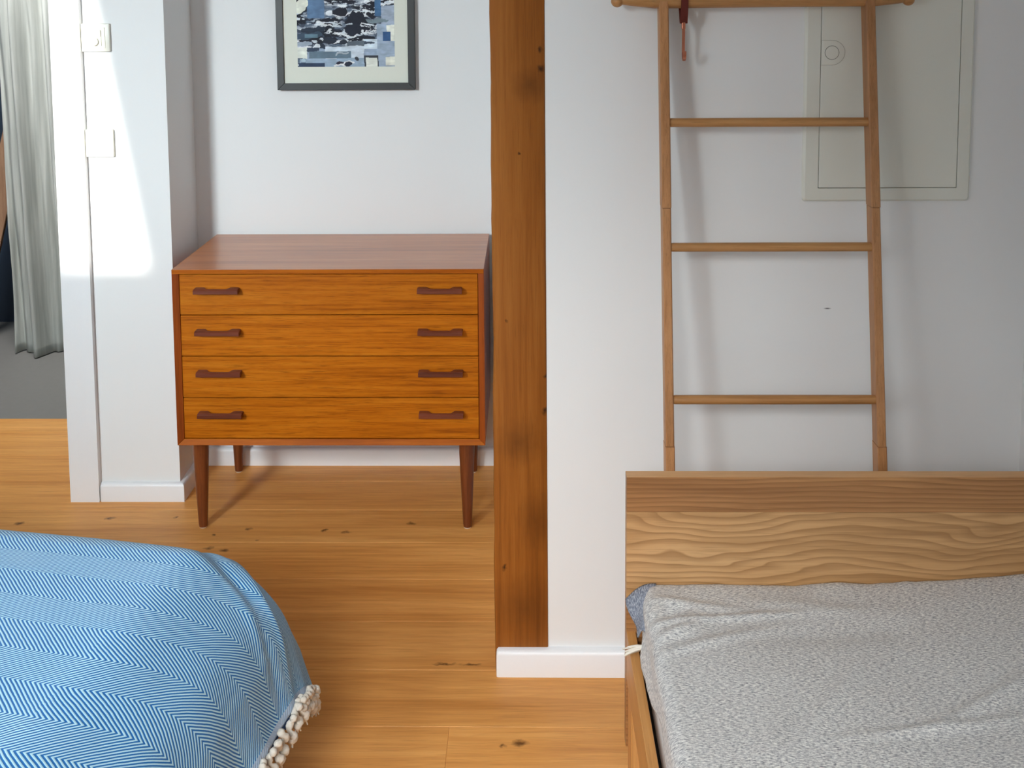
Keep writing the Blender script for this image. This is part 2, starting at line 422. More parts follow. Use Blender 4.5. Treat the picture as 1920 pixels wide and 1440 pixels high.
for k in range(4):
    d = obj('drawer', bx(X0 + T + .0012, X1 - T - .0012, YF + CH, YF + .30, zs[k] + .0012, zs[k + 1] - .0012, bev=.001, seg=1), M_TEAK, ch)
    hz = [.347, .4645, .5805, .6975][k]
    obj('handle', handle_bm(-.852, hz), M_HANDLE, d, smooth=30); obj('handle', handle_bm(-.2405, hz), M_HANDLE, d, smooth=30)
for (lx, ly) in ((-.924, 2.778), (-.1735, 2.778), (-.918, 3.118), (-.175, 3.118)):
    bm = new(); lathe(bm, lx, ly, [(.0115, .004), (.0125, .012), (.0165, .10), (.0215, .22), (.0222, Z0)], 20)
    l = obj('leg', bm, M_LEG, ch, smooth=40)
    bm = new(); lathe(bm, lx, ly, [(.0095, 0), (.0105, .001), (.0105, .0045)], 16); obj('foot_glide', bm, M_GLIDE, l, smooth=40)

# ------------------------------------------------------------------ framed print
M_FRAME = plain('dark_grey_frame', (48, 51, 51), 0.45, vary=0.10, bscale=30)
M_MAT = plain('cream_mount', (226, 230, 218), 0.9, vary=0.02)
FX0, FX1, FZ0, FZ1 = -.7715, -.3445, 1.2095, 1.80
pf = thing('framed_picture', 'abstract blue and white picture in a dark grey frame above the chest of drawers', 'picture', (-.558, YB, FZ0))
FWD = .0215; yf = 3.150
for pts in ([(FX0, FZ0), (FX1, FZ0), (FX1 - FWD, FZ0 + FWD), (FX0 + FWD, FZ0 + FWD)], [(FX1, FZ0), (FX1, FZ1), (FX1 - FWD, FZ1 - FWD), (FX1 - FWD, FZ0 + FWD)],
            [(FX1, FZ1), (FX0, FZ1), (FX0 + FWD, FZ1 - FWD), (FX1 - FWD, FZ1 - FWD)], [(FX0, FZ1), (FX0, FZ0), (FX0 + FWD, FZ0 + FWD), (FX0 + FWD, FZ1 - FWD)]):
    bm = new(); prism(bm, pts, yf, YB - .001, 'Y')
    bmesh.ops.recalc_face_normals(bm, faces=bm.faces)
    bmesh.ops.bevel(bm, geom=list(bm.edges), offset=.0009, segments=1, affect='EDGES'); obj('frame_side', bm, M_FRAME, pf)
obj('mount', bx(FX0 + FWD - .002, FX1 - FWD + .002, yf + .006, yf + .010, FZ0 + FWD - .002, FZ1 - FWD + .002), M_MAT, pf)

def value_noise(rs, U, V, su, sv, octs=4):
    out = np.zeros_like(U); amp = 1; tot = 0
    for o in range(octs):
        g = rs.rand(64, 64); x = U * su * 2 ** o; y = V * sv * 2 ** o
        xi = np.floor(x).astype(int); yi = np.floor(y).astype(int); fx = x - xi; fy = y - yi
        fx = fx * fx * (3 - 2 * fx); fy = fy * fy * (3 - 2 * fy)
        G = lambda a, b: g[a % 64, b % 64]
        out += amp * ((G(xi, yi) * (1 - fx) + G(xi + 1, yi) * fx) * (1 - fy) + (G(xi, yi + 1) * (1 - fx) + G(xi + 1, yi + 1) * fx) * fy)
        tot += amp; amp *= .5
    return out / tot
PX0, PX1, PZ0, PZ1 = -.7075, -.4070, 1.2815, 1.730
nu, nv = 240, 358
rs = np.random.RandomState(11)
U, Vv = np.meshgrid(np.linspace(0, 1, nu), np.linspace(0, (PZ1 - PZ0) / (PX1 - PX0), nv), indexing='ij')
du = (value_noise(rs, U, Vv, 9, 9, 3) - .5) * .05; dv = (value_noise(rs, U, Vv, 9, 9, 3) - .5) * .035
n1 = value_noise(rs, U + du * 3, Vv + dv * 1.5, 6, 15, 5); n2 = value_noise(rs, U + du * 2, Vv + dv, 9, 26, 5); n4 = value_noise(rs, U + du, Vv + dv, 16, 60, 3); n3 = value_noise(rs, U, Vv, 14, 14, 3)
C = np.empty((nu, nv, 3)); C[:] = (120, 132, 148)
def put(mask, rgb, k=1.0):
    c = np.array(rgb, float) * (0.80 + .24 * n3[mask][:, None] + .16 * n4[mask][:, None]); C[mask] = C[mask] * (1 - k) + c * k
put(n1 < .52, (44, 52, 68)); put(n1 < .45, (30, 34, 46)); put((n1 > .52) & (n2 > .5), (168, 178, 190)); put(n2 > .60, (226, 232, 236)); put((n2 < .40) & (n1 > .5), (92, 108, 126)); put((n4 > .66) & (n1 < .56), (196, 206, 214)); put((n4 < .33) & (n1 > .5), (70, 82, 100))
X_ = lambda px: (px - 268) / 1290.0
Z_ = lambda py: (895 - py) / 1290.0
def rect(x0, y0, x1, y1, rgb, j=1.0, k=1.0):
    a = U + du * .35 * j; b = Vv + dv * .35 * j
    put((a > X_(x0)) & (a < X_(x1)) & (b > Z_(y1)) & (b < Z_(y0)), rgb, k)
def ell(x, y, rx, ry, rgb, j=1.0):
    a = (U + du * j - X_(x)) / (rx / 1290); b = (Vv + dv * j - Z_(y)) / (ry / 1290)
    put(a * a + b * b < 1, rgb)
rect(400, 640, 1330, 900, (150, 168, 190)); rect(1320, 330, 1580, 900, (160, 178, 198)); rect(640, 625, 1150, 790, (206, 220, 232), 2)
rect(1385, 90, 1580, 330, (166, 180, 198)); rect(405, -600, 635, 250, (96, 126, 160), .3); rect(1300, -500, 1385, 228, (72, 112, 152), .3)
ell(300, 80, 100, 90, (226, 230, 216), 2); ell(820, 180, 125, 50, (30, 34, 46), 3); ell(1075, 300, 75, 120, (30, 36, 50), 3); ell(1060, 420, 125, 60, (32, 38, 52), 3); ell(1240, 215, 70, 30, (34, 36, 48), 2)
ell(690, 190, 40, 45, (214, 222, 228), 2); ell(1330, 285, 150, 26, (122, 140, 148), 2)
ell(480, 400, 150, 50, (44, 56, 72), 3); ell(410, 480, 160, 50, (62, 80, 98), 3); rect(370, 460, 540, 508, (98, 128, 144), .4)
ell(700, 540, 80, 40, (40, 48, 62), 2); ell(870, 550, 50, 32, (44, 52, 66), 2); ell(620, 620, 60, 40, (42, 52, 68), 3)
ell(560, 620, 60, 30, (222, 230, 236), 4); ell(360, 590, 110, 36, (158, 172, 188), 2)
rect(1150, 530, 1330, 662, (208, 224, 236), .5); ell(1190, 600, 90, 22, (60, 74, 90), 3); rect(930, 560, 1150, 625, (92, 104, 116), 2)
rect(250, 638, 395, 782, (226, 232, 222), .6); rect(400, 640, 560, 690, (52, 68, 88), 2); rect(420, 690, 975, 785, (100, 122, 138), .3); ell(850, 715, 70, 18, (170, 182, 192), 4)
rect(285, 785, 1150, 900, (152, 174, 194), 1.5); rect(278, 842, 630, 900, (46, 64, 90), .8); ell(330, 815, 50, 28, (186, 212, 224), 2); ell(880, 862, 110, 28, (230, 234, 236), 3)
ell(825, 842, 50, 20, (44, 40, 56), 2); ell(930, 868, 50, 26, (38, 44, 62), 2); ell(1045, 795, 38, 28, (56, 62, 70), 2)
rect(1150, 748, 1342, 900, (58, 64, 72), .8); rect(1172, 778, 1326, 900, (230, 234, 224), .8)
rect(1440, 765, 1580, 886, (232, 234, 220), 1.0); rect(1455, 345, 1580, 472, (230, 234, 222), .8); rect(1500, 462, 1580, 556, (226, 230, 218), .6); rect(1405, 435, 1505, 558, (52, 88, 132), .3)
C = C / 255.0; C = np.where(C <= .04045, C / 12.92, ((C + .055) / 1.055) ** 2.4)
mt, nt, b = mat('painted_paper'); t = NT(nt)
at = t.n('ShaderNodeVertexColor', {'layer_name': 'paint'})
t.set(b.inputs['Base Color'], at.outputs[0]); b.inputs['Roughness'].default_value = .8
Vp = np.stack([PX0 + U * (PX1 - PX0), np.full_like(U, yf + .0052), PZ0 + Vv * (PX1 - PX0)], -1).reshape(-1, 3)
po = grid('print', Vp, nu, nv, mt, pf)
ca = po.data.color_attributes.new('paint', 'FLOAT_COLOR', 'POINT')
ca.data.foreach_set('color', np.concatenate([C.reshape(-1, 3), np.ones((nu * nv, 1))], 1).astype(np.float32).ravel())

# ------------------------------------------------------------------ switches on the pillar
M_SW = plain('white_switch_plastic', (234, 234, 222), 0.35, vary=0.01)
def plate(root, x0, x1, z0, z1):
    obj('cover_plate', bx(x0, x1, YP - .011, YP, z0, z1, bev=.003), M_SW, root, smooth=40)
    cx, cz = (x0 + x1) / 2, (z0 + z1) / 2
    return cx, cz
sw = thing('wall_switch', 'square white light switch with a rocker and round dial beside the door casing', 'switch', (-1.238, YP, 1.384))
cx_, cz_ = plate(sw, -1.279, -1.1965, 1.344, 1.4245)
ins = obj('switch_insert', bx(cx_ - .029, cx_ + .029, YP - .0125, YP - .010, cz_ - .029, cz_ + .029, bev=.001), M_SW, sw)
obj('rocker', bx(cx_ - .018, cx_ + .018, YP - .0165, YP - .012, cz_ + .004, cz_ + .022, bev=.0015), M_SW, ins)
obj('dial_base', bx(cx_ - .019, cx_ + .019, YP - .0145, YP - .012, cz_ - .024, cz_ + .003, bev=.001), M_SW, ins)
bm = new(); lathe(bm, cx_, cz_ - .011, [(.012, YP - .0145), (.0115, YP - .020), (.010, YP - .021)], 24, 'Y'); obj('dial', bm, M_SW, ins, smooth=40)
s2 = thing('blank_wall_plate', 'blank square white wall plate in the sun patch below the light switch', 'wall plate', (-1.239, YP, 1.079))
cx_, cz_ = plate(s2, -1.280, -1.1975, 1.0385, 1.1185)
obj('plate_insert', bx(cx_ - .030, cx_ + .030, YP - .0122, YP - .010, cz_ - .030, cz_ + .030, bev=.001), M_SW, s2)

# ------------------------------------------------------------------ electric panel door on the right wall
M_PANEL = plain('cream_white_enamel', (224, 226, 216), 0.4, vary=0.02)
ep = thing('electrical_panel', 'flush cream-white electrical cabinet door with a round latch, high on the wall behind the ladder', 'panel', (.757, YR, 1.06))
A0, A1, AZ0, AZ1 = .5815, .9335, 1.0595, 1.72
I0, I1, IZ0, IZ1 = .6135, .9050, 1.0885, 1.69
yy = YR - .010
bm = new()
rings = []
def rr(x0, x1, z0, z1, y, r, n=5):
    pts = []
    for (cx, cz, a0) in ((x1 - r, z0 + r, -90), (x1 - r, z1 - r, 0), (x0 + r, z1 - r, 90), (x0 + r, z0 + r, 180)):
        for k in range(n):
            a = math.radians(a0 + 90 * k / (n - 1)); pts.append((cx + r * math.cos(a), y, cz + r * math.sin(a)))
    return pts
rings = [rr(A0, A1, AZ0, AZ1, YR, .008), rr(A0 + .001, A1 - .001, AZ0 + .001, AZ1 - .001, yy + .004, .008), rr(A0 + .005, A1 - .005, AZ0 + .005, AZ1 - .005, yy, .006),
         rr(I0, I1, IZ0, IZ1, yy + .0006, .0015), rr(I0, I1, IZ0, IZ1, YR - .001, .0015)]
loft(bm, rings, cap=False); obj('panel_frame', bm, M_PANEL, ep, smooth=35)
obj('gap_backing', bx(I0 - .001, I1 + .001, YR - .0025, YR - .0005, IZ0 - .001, IZ1 + .001), M_SHADOWGAP, ep)
dr = obj('panel_door', bx(I0 + .0014, I1 - .0012, yy + .0004, YR - .003, IZ0 + .0013, IZ1 - .0013, bev=.0008, seg=1), M_PANEL, ep)
lx, lz = .6375, 1.3755
pts = [(lx + .0255 * math.cos(a), lz + .0255 * math.sin(a)) for a in np.linspace(-math.pi / 2, math.pi / 2, 18)] + [(I0 + .002, lz + .0255), (I0 + .002, lz - .0255)]
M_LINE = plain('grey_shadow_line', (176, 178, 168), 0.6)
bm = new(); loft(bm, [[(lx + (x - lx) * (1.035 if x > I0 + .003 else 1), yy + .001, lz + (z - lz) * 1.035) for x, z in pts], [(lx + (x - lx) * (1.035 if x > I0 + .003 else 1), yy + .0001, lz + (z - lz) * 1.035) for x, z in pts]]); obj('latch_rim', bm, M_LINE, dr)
bm = new(); loft(bm, [[(x, yy + .001, z) for x, z in pts], [(x, yy - .0016, z) for x, z in pts], [(lx + (x - lx) * .92, yy - .0022, lz + (z - lz) * .92) for x, z in pts]])
latch = obj('latch_plate', bm, M_PANEL, dr, smooth=30)
bm = new(); lathe(bm, lx - .001, lz, [(.0148, yy - .0018), (.0148, yy - .0025)], 32, 'Y'); obj('latch_gap', bm, M_SHADOWGAP, latch)
bm = new(); lathe(bm, lx - .001, lz, [(.0140, yy - .0018), (.0140, yy - .0030), (.0132, yy - .0036)], 32, 'Y'); obj('latch_button', bm, M_PANEL, latch, smooth=30)

# ------------------------------------------------------------------ clothes ladder
M_LAD = wood('oak_ladder', (202, 152, 104), (182, 130, 84), (146, 98, 54), 'Z', 1.2, 0.45, 0.5, bump=0.12, fine=0.9, vary=0.09)
M_RUNG = wood('oak_rung', (200, 152, 98), (178, 128, 76), (142, 96, 50), 'X', 1.4, 0.42, 0.5, bump=0.12, fine=0.9, vary=0.05)
fy = lambda z: 1.930 + .115 * z
lad = thing('clothes_ladder', 'oak clothes ladder with round rungs leaning on the white wall behind the bed headboard', 'ladder', (.49, 1.95, 0))
def xl(z): return .2805 + .0052 * (1.443 - z) / .9
def xr(z): return .7003 + .0112 * (1.443 - z) / .9
SW, SD = .0095, .036
for fx, sgn in ((xl, 1), (xr, -1)):
    for (za, zb, ins) in ((0.0, .5895, .0), (.5905, 1.0660, .0014), (1.0672, 1.555, .0)):
        bm = new(); rings = []
        for z in np.linspace(za, zb, 5):
            x = fx(z); y = fy(z); h = SW - ins * .5
            q = [(x - h, y), (x + h, y), (x + h, y + SD), (x - h, y + SD)]; c = .0022
            rings.append([(x - h + c, y + ins, z), (x + h - c, y + ins, z), (x + h, y + ins + c, z), (x + h, y + SD - c, z), (x + h - c, y + SD, z), (x - h + c, y + SD, z), (x - h, y + SD - c, z), (x - h, y + ins + c, z)])
        loft(bm, rings); obj('stile_segment', bm, M_LAD, lad)
for z in (1.2375, .9855, .6795):
    bm = new(); yc = fy(z) + .013
    lathe(bm, yc, z, [(.0085, xl(z) + SW - .002), (.0092, xl(z) + SW + .004), (.0095, (xl(z) + xr(z)) / 2), (.0092, xr(z) - SW - .003), (.0088, xr(z) - SW + .004)], 16, 'X')
    obj('rung', bm, M_RUNG, lad, smooth=40)
bz = 1.4865; yc = fy(bz) + .016
bm = new(); lathe(bm, yc, bz, [(.0085, .196), (.0110, .215), (.0165, .264), (.0165, .30), (.0155, .49), (.0150, .69), (.0145, .715), (.0095, .762), (.0075, .772)], 20, 'X')
tr = obj('top_rail', bm, M_RUNG, lad, smooth=50)
for kx in (.1865, .7815):
    bm = new(); bmesh.ops.create_uvsphere(bm, u_segments=20, v_segments=14, radius=.0128); bm.transform(Matrix.Translation((kx, yc, bz - .001))); obj('end_knob', bm, M_RUNG, tr, smooth=180)

# hanging hook
M_LEATHER = plain('oxblood_leather', (96, 22, 8), 0.55, bump=0.1, bscale=150, vary=0.2)
M_COPPER = plain('polished_copper', (226, 150, 122), 0.22, 1.0, vary=0.05)
hk = thing('hanging_hook', 'copper hook on a dark red leather strap hung over the top rail of the ladder', 'hook', (.3225, yc, 1.40))
def strip(path, hw, thk, cx):
    bm = new(); rings = []; P = [Vector((0, y, z)) for y, z in path]
    for i, p in enumerate(P):
        d = (P[min(i + 1, len(P) - 1)] - P[max(i - 1, 0)]).normalized(); nrm = Vector((0, -d.z, d.y))
        wv = hw[i] if hasattr(hw, '__len__') else hw
        a, b2 = p + nrm * thk / 2, p - nrm * thk / 2
        rings.append([(cx - wv, a.y, a.z), (cx + wv, a.y, a.z), (cx + wv, b2.y, b2.z), (cx - wv, b2.y, b2.z)])
    loft(bm, rings); return bm
R = .0185
arc = [(yc - R * math.cos(a), bz + R * math.sin(a)) for a in np.linspace(0, math.pi, 14)]
path = [(yc - .004, 1.4395), (yc - .010, 1.452), (yc - .0165, 1.470)] + arc + [(yc + .0165, 1.470), (yc + .006, 1.452), (yc - .001, 1.440)]
obj('leather_strap', strip(path, [.0078, .0076, .0074] + [.0072] * 14 + [.0072, .0074, .0076], .0022, .3225), M_LEATHER, hk, smooth=40)
hp = [(yc + .004, 1.445), (yc - .002, 1.438), (yc - .004, 1.432), (yc - .004, 1.420), (yc - .003, 1.40), (yc - .003, 1.376), (yc - .006, 1.366), (yc - .012, 1.3635), (yc - .018, 1.367), (yc - .020, 1.376), (yc - .020, 1.383)]
hb = obj('copper_hook', strip(hp, [.003] * 7 + [.003, .0034, .0036, .0036], .0018, .3225), M_COPPER, hk, smooth=40)
obj('hook_clasp', bx(.3185, .3258, yc - .008, yc + .002, 1.4275, 1.4415, bev=.001), M_COPPER, hb)

# ------------------------------------------------------------------ right bed with oak headboard
M_ASH_A = wood('oak_headboard_upper', (186, 138, 88), (168, 120, 74), (124, 82, 44), 'X', 0.8, 0.42, 0.5, rings=0.7, ringfreq=105, ringamp=0.035, rscale=0.7, bump=0.1, fine=0.6, vary=0.02)
M_ASH_B = wood('oak_headboard_lower', (216, 174, 124), (200, 156, 106), (152, 110, 66), 'X', 0.8, 0.42, 0.45, rings=0.75, ringfreq=62, ringamp=0.12, rscale=0.85, bump=0.1, fine=0.6, vary=0.02)
M_BEDRAIL = wood('oak_bed_rail', (212, 158, 96), (198, 142, 80), (166, 112, 56), 'Y', 1.0, 0.4, 0.5, bump=0.08, fine=0.7, vary=0.05)
M_BEDLEG = wood('oak_bed_leg', (222, 170, 108), (208, 152, 90), (176, 122, 64), 'Z', 1.0, 0.4, 0.5, bump=0.08, fine=0.7, vary=0.05)
M_SHEET = plain('white_sheet', (232, 232, 230), 0.9, bump=0.1, bscale=60, vary=0.03)
HX0, HX1, HY0, HY1, HZ = .1845, 1.045, 1.860, 1.886, .5945
bd = thing('single_bed', 'oak single bed with a plank headboard under the grey throw', 'bed', (.61, 1.0, 0))
obj('headboard_plank', bx(HX0, HX1, HY0, HY1, .5262, HZ - .0008, bev=.0006, seg=1), M_ASH_A, bd)
M_CAP = wood('pale_lit_oak_edge', (222, 174, 122), (208, 158, 104), (176, 126, 78), 'X', 1.0, 0.4, 0.5, bump=0.08, fine=0.7, vary=0.02)  # paler edge grain, with the highlight along the top put into its colour
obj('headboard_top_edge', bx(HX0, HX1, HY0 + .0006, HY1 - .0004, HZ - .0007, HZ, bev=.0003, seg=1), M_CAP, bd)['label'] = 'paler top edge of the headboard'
obj('headboard_plank', bx(HX0, HX1, HY0, HY1, .355, .5258, bev=.0006, seg=1), M_ASH_B, bd)
obj('headboard_plank', bx(HX0, HX1, HY0, HY1, .055, .3546, bev=.0006, seg=1), M_ASH_A, bd)
for xa, xb in ((HX0 + .0005, HX0 + .0180), (HX1 - .0225, HX1 - .0005)):
    obj('side_rail', bx(xa, xb, -.16, HY0,   .197, .290, bev=.0016, seg=2), M_BEDRAIL, bd)
obj('foot_rail', bx(HX0, HX1, -.185, -.16, .10, .40, bev=.001, seg=1), M_BEDRAIL, bd)
for lx in (HX0 + .004, HX1 - .044):
    for ly in (HY0 - .062, -.15):
        obj('leg', bx(lx, lx + .04, ly, ly + .06, 0, .197, bev=.0015, seg=1), M_BEDLEG, bd)
RM = .045; prm = [(.2145, .246), (1.012, .246)] + [(1.012 - RM + RM * math.cos(a), .378 - RM + RM * math.sin(a)) for a in np.linspace(0, math.pi / 2, 8)] + [(.2145 + RM - RM * math.sin(a), .378 - RM + RM * math.cos(a)) for a in np.linspace(0, math.pi / 2, 8)]
obj('mattress', prism(new(), prm, -.14, 1.853, 'Y'), M_SHEET, bd, smooth=40)

obj('slat_base', bx(.2030, 1.022, -.15, 1.858, .200, .2455, bev=.002, seg=1), plain('black_gap_shade', (34, 32, 32), 0.9), bd)  # black colour stands in for the shade in the gap beside the mattress
# grey throw
mt, nt, b = mat('grey_melange_weave'); t = NT(nt); M_GREY = mt
uvn = t.n('ShaderNodeTexCoord').outputs['UV']
sx = t.n('ShaderNodeSeparateXYZ', Vector=uvn)
nz = t.n('ShaderNodeTexNoise', Vector=uvn, Scale=260.0, Detail=4.0, Roughness=0.7).outputs[0]
mp = t.n('ShaderNodeMapping', Vector=uvn, Rotation=(0, 0, math.radians(52)), Scale=(120, 560, 1)).outputs[0]
tw = t.noise(mp, 1.0, 3, 0.6)
mp2 = t.n('ShaderNodeMapping', Vector=uvn, Rotation=(0, 0, math.radians(8)), Scale=(150, 600, 1)).outputs[0]
tw2 = t.noise(mp2, 1.0, 3, 0.6)
g = t.math('ADD', t.math('MULTIPLY', nz, .28), t.math('ADD', t.math('MULTIPLY', tw, .44), t.math('MULTIPLY', tw2, .28)))
big = t.noise(uvn, 5.0, 2)
col = t.ramp(g, [(.39, lin(106, 110, 118)), (.48, lin(188, 189, 189)), (.57, lin(245, 245, 240))])
col = t.mix(t.math('MULTIPLY', big, .25), col, lin(176, 178, 180))
t.set(b.inputs['Base Color'], col); b.inputs['Roughness'].default_value = .95; b.inputs['Specular IOR Level'].default_value = .15
b.inputs['Sheen Weight'].default_value = .15
t.bump(g, .35, .003, b)
rs = np.random.RandomState(4)
def ridge(x, y, x0, y0, ang, length, width, amp):
    c, s = math.cos(ang), math.sin(ang); dx, dy = x - x0, y - y0
    u = dx * c + dy * s; v = -dx * s + dy * c
    return amp * np.exp(-(v / width) ** 2 - (u / length) ** 2)
# cloth coordinates: s across (0 at hem on the left side), y along
ns, ny = 260, 420
S_, Yg = np.meshgrid(np.linspace(0, .865, ns), np.linspace(1.857, .35, ny), indexing='ij')
corner = np.clip((Yg - 1.735) / .115, 0, 1) ** 0.8
hem_w = .004 * np.sin(Yg * 23) + .004 * np.sin(Yg * 51 + 1) + .006 * (value_noise(rs, Yg * 3, S_ * 0, 3, 1, 2) - .5)
side = .080 + hem_w * (1 - corner) - .080 * corner + .012 * np.clip((Yg - 1.6) / .08, 0, 1) - .012 * np.clip((1.60 - Yg) / .08, 0, 1)                 # hanging length on the left
Rr = .022; q = Rr * math.pi / 2
top_x = .2135 + Rr
d = S_ - 0.0
over = side - d                                     # >0 : below the bend start
xx = np.where(over < 0, top_x - over, np.where(over < q, top_x - Rr * np.sin(np.clip(over / Rr, 0, math.pi / 2)), top_x - Rr - .003 * np.clip((over - q) / .05, 0, 1)))
zt = .3885
zz_ = np.where(over < 0, zt, np.where(over < q, zt - Rr * (1 - np.cos(np.clip(over / Rr, 0, math.pi / 2))), zt - Rr - (over - q)))
top = np.clip((xx - .20) / .06, 0, 1)
wr = (value_noise(rs, xx, Yg, 6, 6, 3) - .5) * .010
wr += ridge(xx, Yg, .33, 1.74, .12, .16, .010, .007) + ridge(xx, Yg, .30, 1.67, .35, .12, .012, .006) + ridge(xx, Yg, .28, 1.79, -.2, .10, .012, .005)
wr += ridge(xx, Yg, .45, 1.50, .9, .12, .013, .006) + ridge(xx, Yg, .62, 1.47, .15, .13, .010, .006) + ridge(xx, Yg, .70, 1.52, .5, .12, .012, .006)
wr += ridge(xx, Yg, .36, 1.44, 1.0, .10, .012, .005) - ridge(xx, Yg, .52, 1.70, .1, .2, .03, .004) + ridge(xx, Yg, .50, 1.78, -.15, .10, .02, .004)
wr += ridge(xx, Yg, .255, 1.70, .5, .05, .012, .010) - ridge(xx, Yg, .245, 1.755, .5, .05, .014, .008)
pil = .030 * np.clip((xx - .62) / .36, 0, 1) ** 1.4 * np.exp(-((Yg - 1.74) / .30) ** 2) * np.clip((1.04 - xx) / .06, 0, 1)
edge = .010 * (value_noise(rs, xx, xx * 0, 12, 1, 3) - .5) * np.exp(-((Yg - 1.857) / .04) ** 2)
wr = np.maximum(wr, -.007)
zz_ = zz_ + wr * (.25 + .75 * top) + pil + edge
# the far left corner is bunched up and pokes out over the rail
xx = xx - .0018 * (1 - top) * (1.6 + np.sin(Yg * 40)) - .009 * (1 - top) * np.clip((Yg - 1.60) / .06, 0, 1) * np.clip((.345 - zz_) / .03, 0, 1)
zz_ = zz_ - corner * np.exp(-((xx - .19) / .03) ** 2) * .004
far = np.clip((Yg - 1.835) / .022, 0, 1)
zz_ -= far ** 2 * .004
V = np.stack([xx, Yg, zz_], -1).reshape(-1, 3)
gt = thing('throw_blanket', 'light grey woven throw spread over the bed with the oak headboard', 'blanket', (.6, 1.2, .38))
grid('throw_cloth', V, ns, ny, M_GREY, gt, np.stack([S_, Yg], -1).reshape(-1, 2), thick=.003)
# folded corner flap
nf, mf = 24, 16
A, B = np.meshgrid(np.linspace(0, 1, nf), np.linspace(0, 1, mf), indexing='ij')
e0 = np.array([.1825, 1.848, .360]); e1 = np.array([.1985, 1.768, .336]); e2 = np.array([.240, 1.854, .3875]); e3 = np.array([.209, 1.752, .354])
V = ((1 - A) * (1 - B))[..., None] * e0 + (A * (1 - B))[..., None] * e1 + ((1 - A) * B)[..., None] * e2 + (A * B)[..., None] * e3
V[..., 2] += .010 * np.sin(B * math.pi) + .002 * np.sin(A * 9); V[..., 0] -= .003 * np.sin(A * 7) * (1 - B)
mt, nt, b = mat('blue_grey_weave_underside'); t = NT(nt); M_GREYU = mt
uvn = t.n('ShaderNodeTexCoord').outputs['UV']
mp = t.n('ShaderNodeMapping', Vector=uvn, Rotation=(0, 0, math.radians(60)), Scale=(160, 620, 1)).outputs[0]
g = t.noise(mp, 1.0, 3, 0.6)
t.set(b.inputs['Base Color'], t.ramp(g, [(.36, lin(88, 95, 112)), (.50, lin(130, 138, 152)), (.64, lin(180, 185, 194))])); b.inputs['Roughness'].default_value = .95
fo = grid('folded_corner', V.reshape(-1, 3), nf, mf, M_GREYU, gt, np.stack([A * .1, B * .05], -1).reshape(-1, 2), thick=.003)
fo['label'] = 'blue grey underside of the folded corner'
M_YARN = plain('cream_cotton_yarn', (232, 228, 216), 0.95, bump=0.5, bscale=400, vary=0.12, spec=0.1)
def gtassel(p, d, L, n=7):
    bm = new(); rt_ = random.Random(2); d = Vector(d).normalized()
    for k in range(n):
        o = Vector((rt_.gauss(0, .001), rt_.gauss(0, .0025), rt_.gauss(0, .002))); e = d + Vector((0, rt_.gauss(0, .18), rt_.gauss(0, .15)))
        pts = [Vector(p) + o * .4, Vector(p) + o + e * L * .45, Vector(p) + o * 1.6 + e * L + Vector((0, 0, -.004))]
        tube(bm, pts, [.0030, .0026, .0012], 6)
    return bm
obj('tassel', gtassel((.207, 1.758, .326), (-1, .05, -.05), .034, 10), M_YARN, gt, smooth=60)

# ------------------------------------------------------------------ left bed with the blue herringbone blanket
XC, YC, BETA, LL, TH, PP, TT = -.63713, 1.78282, -.177653, .31575, 66.93, .33642, .48
def prof(L, th, p, n=900, smax=.9):
    s = np.linspace(0, smax, n); wq = np.clip(s / L, 0, 1); wq = wq * wq * (3 - 2 * wq)
    tt = np.radians(th) * wq ** p; ds = s[1] - s[0]
    return s, np.cumsum(np.cos(tt)) * ds, np.cumsum(np.sin(tt)) * ds
ps, po_, pd = prof(LL, TH, PP)
E1 = np.array([math.cos(BETA), math.sin(BETA)]); E2 = np.array([-math.sin(BETA), math.cos(BETA)])
def bedsurf(a, b, T=TT, inset=0.0):
    qa = np.maximum(a, 0); qb = np.maximum(b, 0); r = np.hypot(qa, qb) + 1e-9
    o = np.interp(r, ps, po_); dd = np.interp(r, ps, pd)
    aa = np.where(a > 0, o * qa / r, a) - inset; bb = np.where(b > 0, o * qb / r, b) - inset
    return np.stack([XC + E1[0] * aa + E2[0] * bb, YC + E1[1] * aa + E2[1] * bb, T - dd], -1)
mt, nt, b = mat('blue_white_herringbone'); t = NT(nt); M_BLUE = mt
uvn = t.n('ShaderNodeTexCoord').outputs['UV']
wg = t.n('ShaderNodeTexNoise', Vector=uvn, Scale=34.0, Detail=2.0).outputs[1]
fuzz = t.noise(uvn, 1500, 2, .7); tone = t.noise(uvn, 4, 2)
wv = t.n('ShaderNodeVectorMath', {'operation': 'MULTIPLY_ADD'}, i0=wg, i1=(.0024, .0024, 0), i2=uvn).outputs[0]
s = t.n('ShaderNodeSeparateXYZ', Vector=wv)
tri = t.math('PINGPONG', t.math('ADD', s.outputs[1], 1.30 + .03), .065)
ph = t.math('DIVIDE', t.math('ADD', s.outputs[0], t.math('MULTIPLY', tri, 1.22)), .0084)
wave = t.math('ADD', .5, t.math('MULTIPLY', .5, t.math('SINE', t.math('MULTIPLY', ph, 2 * math.pi))))
wave = t.math('ADD', wave, t.math('MULTIPLY', t.math('SUBTRACT', fuzz, .5), .55))
hemmask = t.math('GREATER_THAN', t.n('ShaderNodeSeparateXYZ', Vector=uvn).outputs[0], .343)
lightc = t.mix(tone, lin(172, 226, 250), lin(196, 234, 248))
darkc = t.mix(tone, lin(22, 100, 170), lin(30, 116, 188))
col = t.mix(t.ramp(wave, [(.40, (0, 0, 0)), (.62, (1, 1, 1))]), darkc, lightc)
col = t.mix(hemmask, col, t.mix(fuzz, lin(140, 172, 208), lin(206, 220, 234)))
t.set(b.inputs['Base Color'], col); b.inputs['Roughness'].default_value = .95; b.inputs['Specular IOR Level'].default_value = .1
b.inputs['Sheen Weight'].default_value = .2
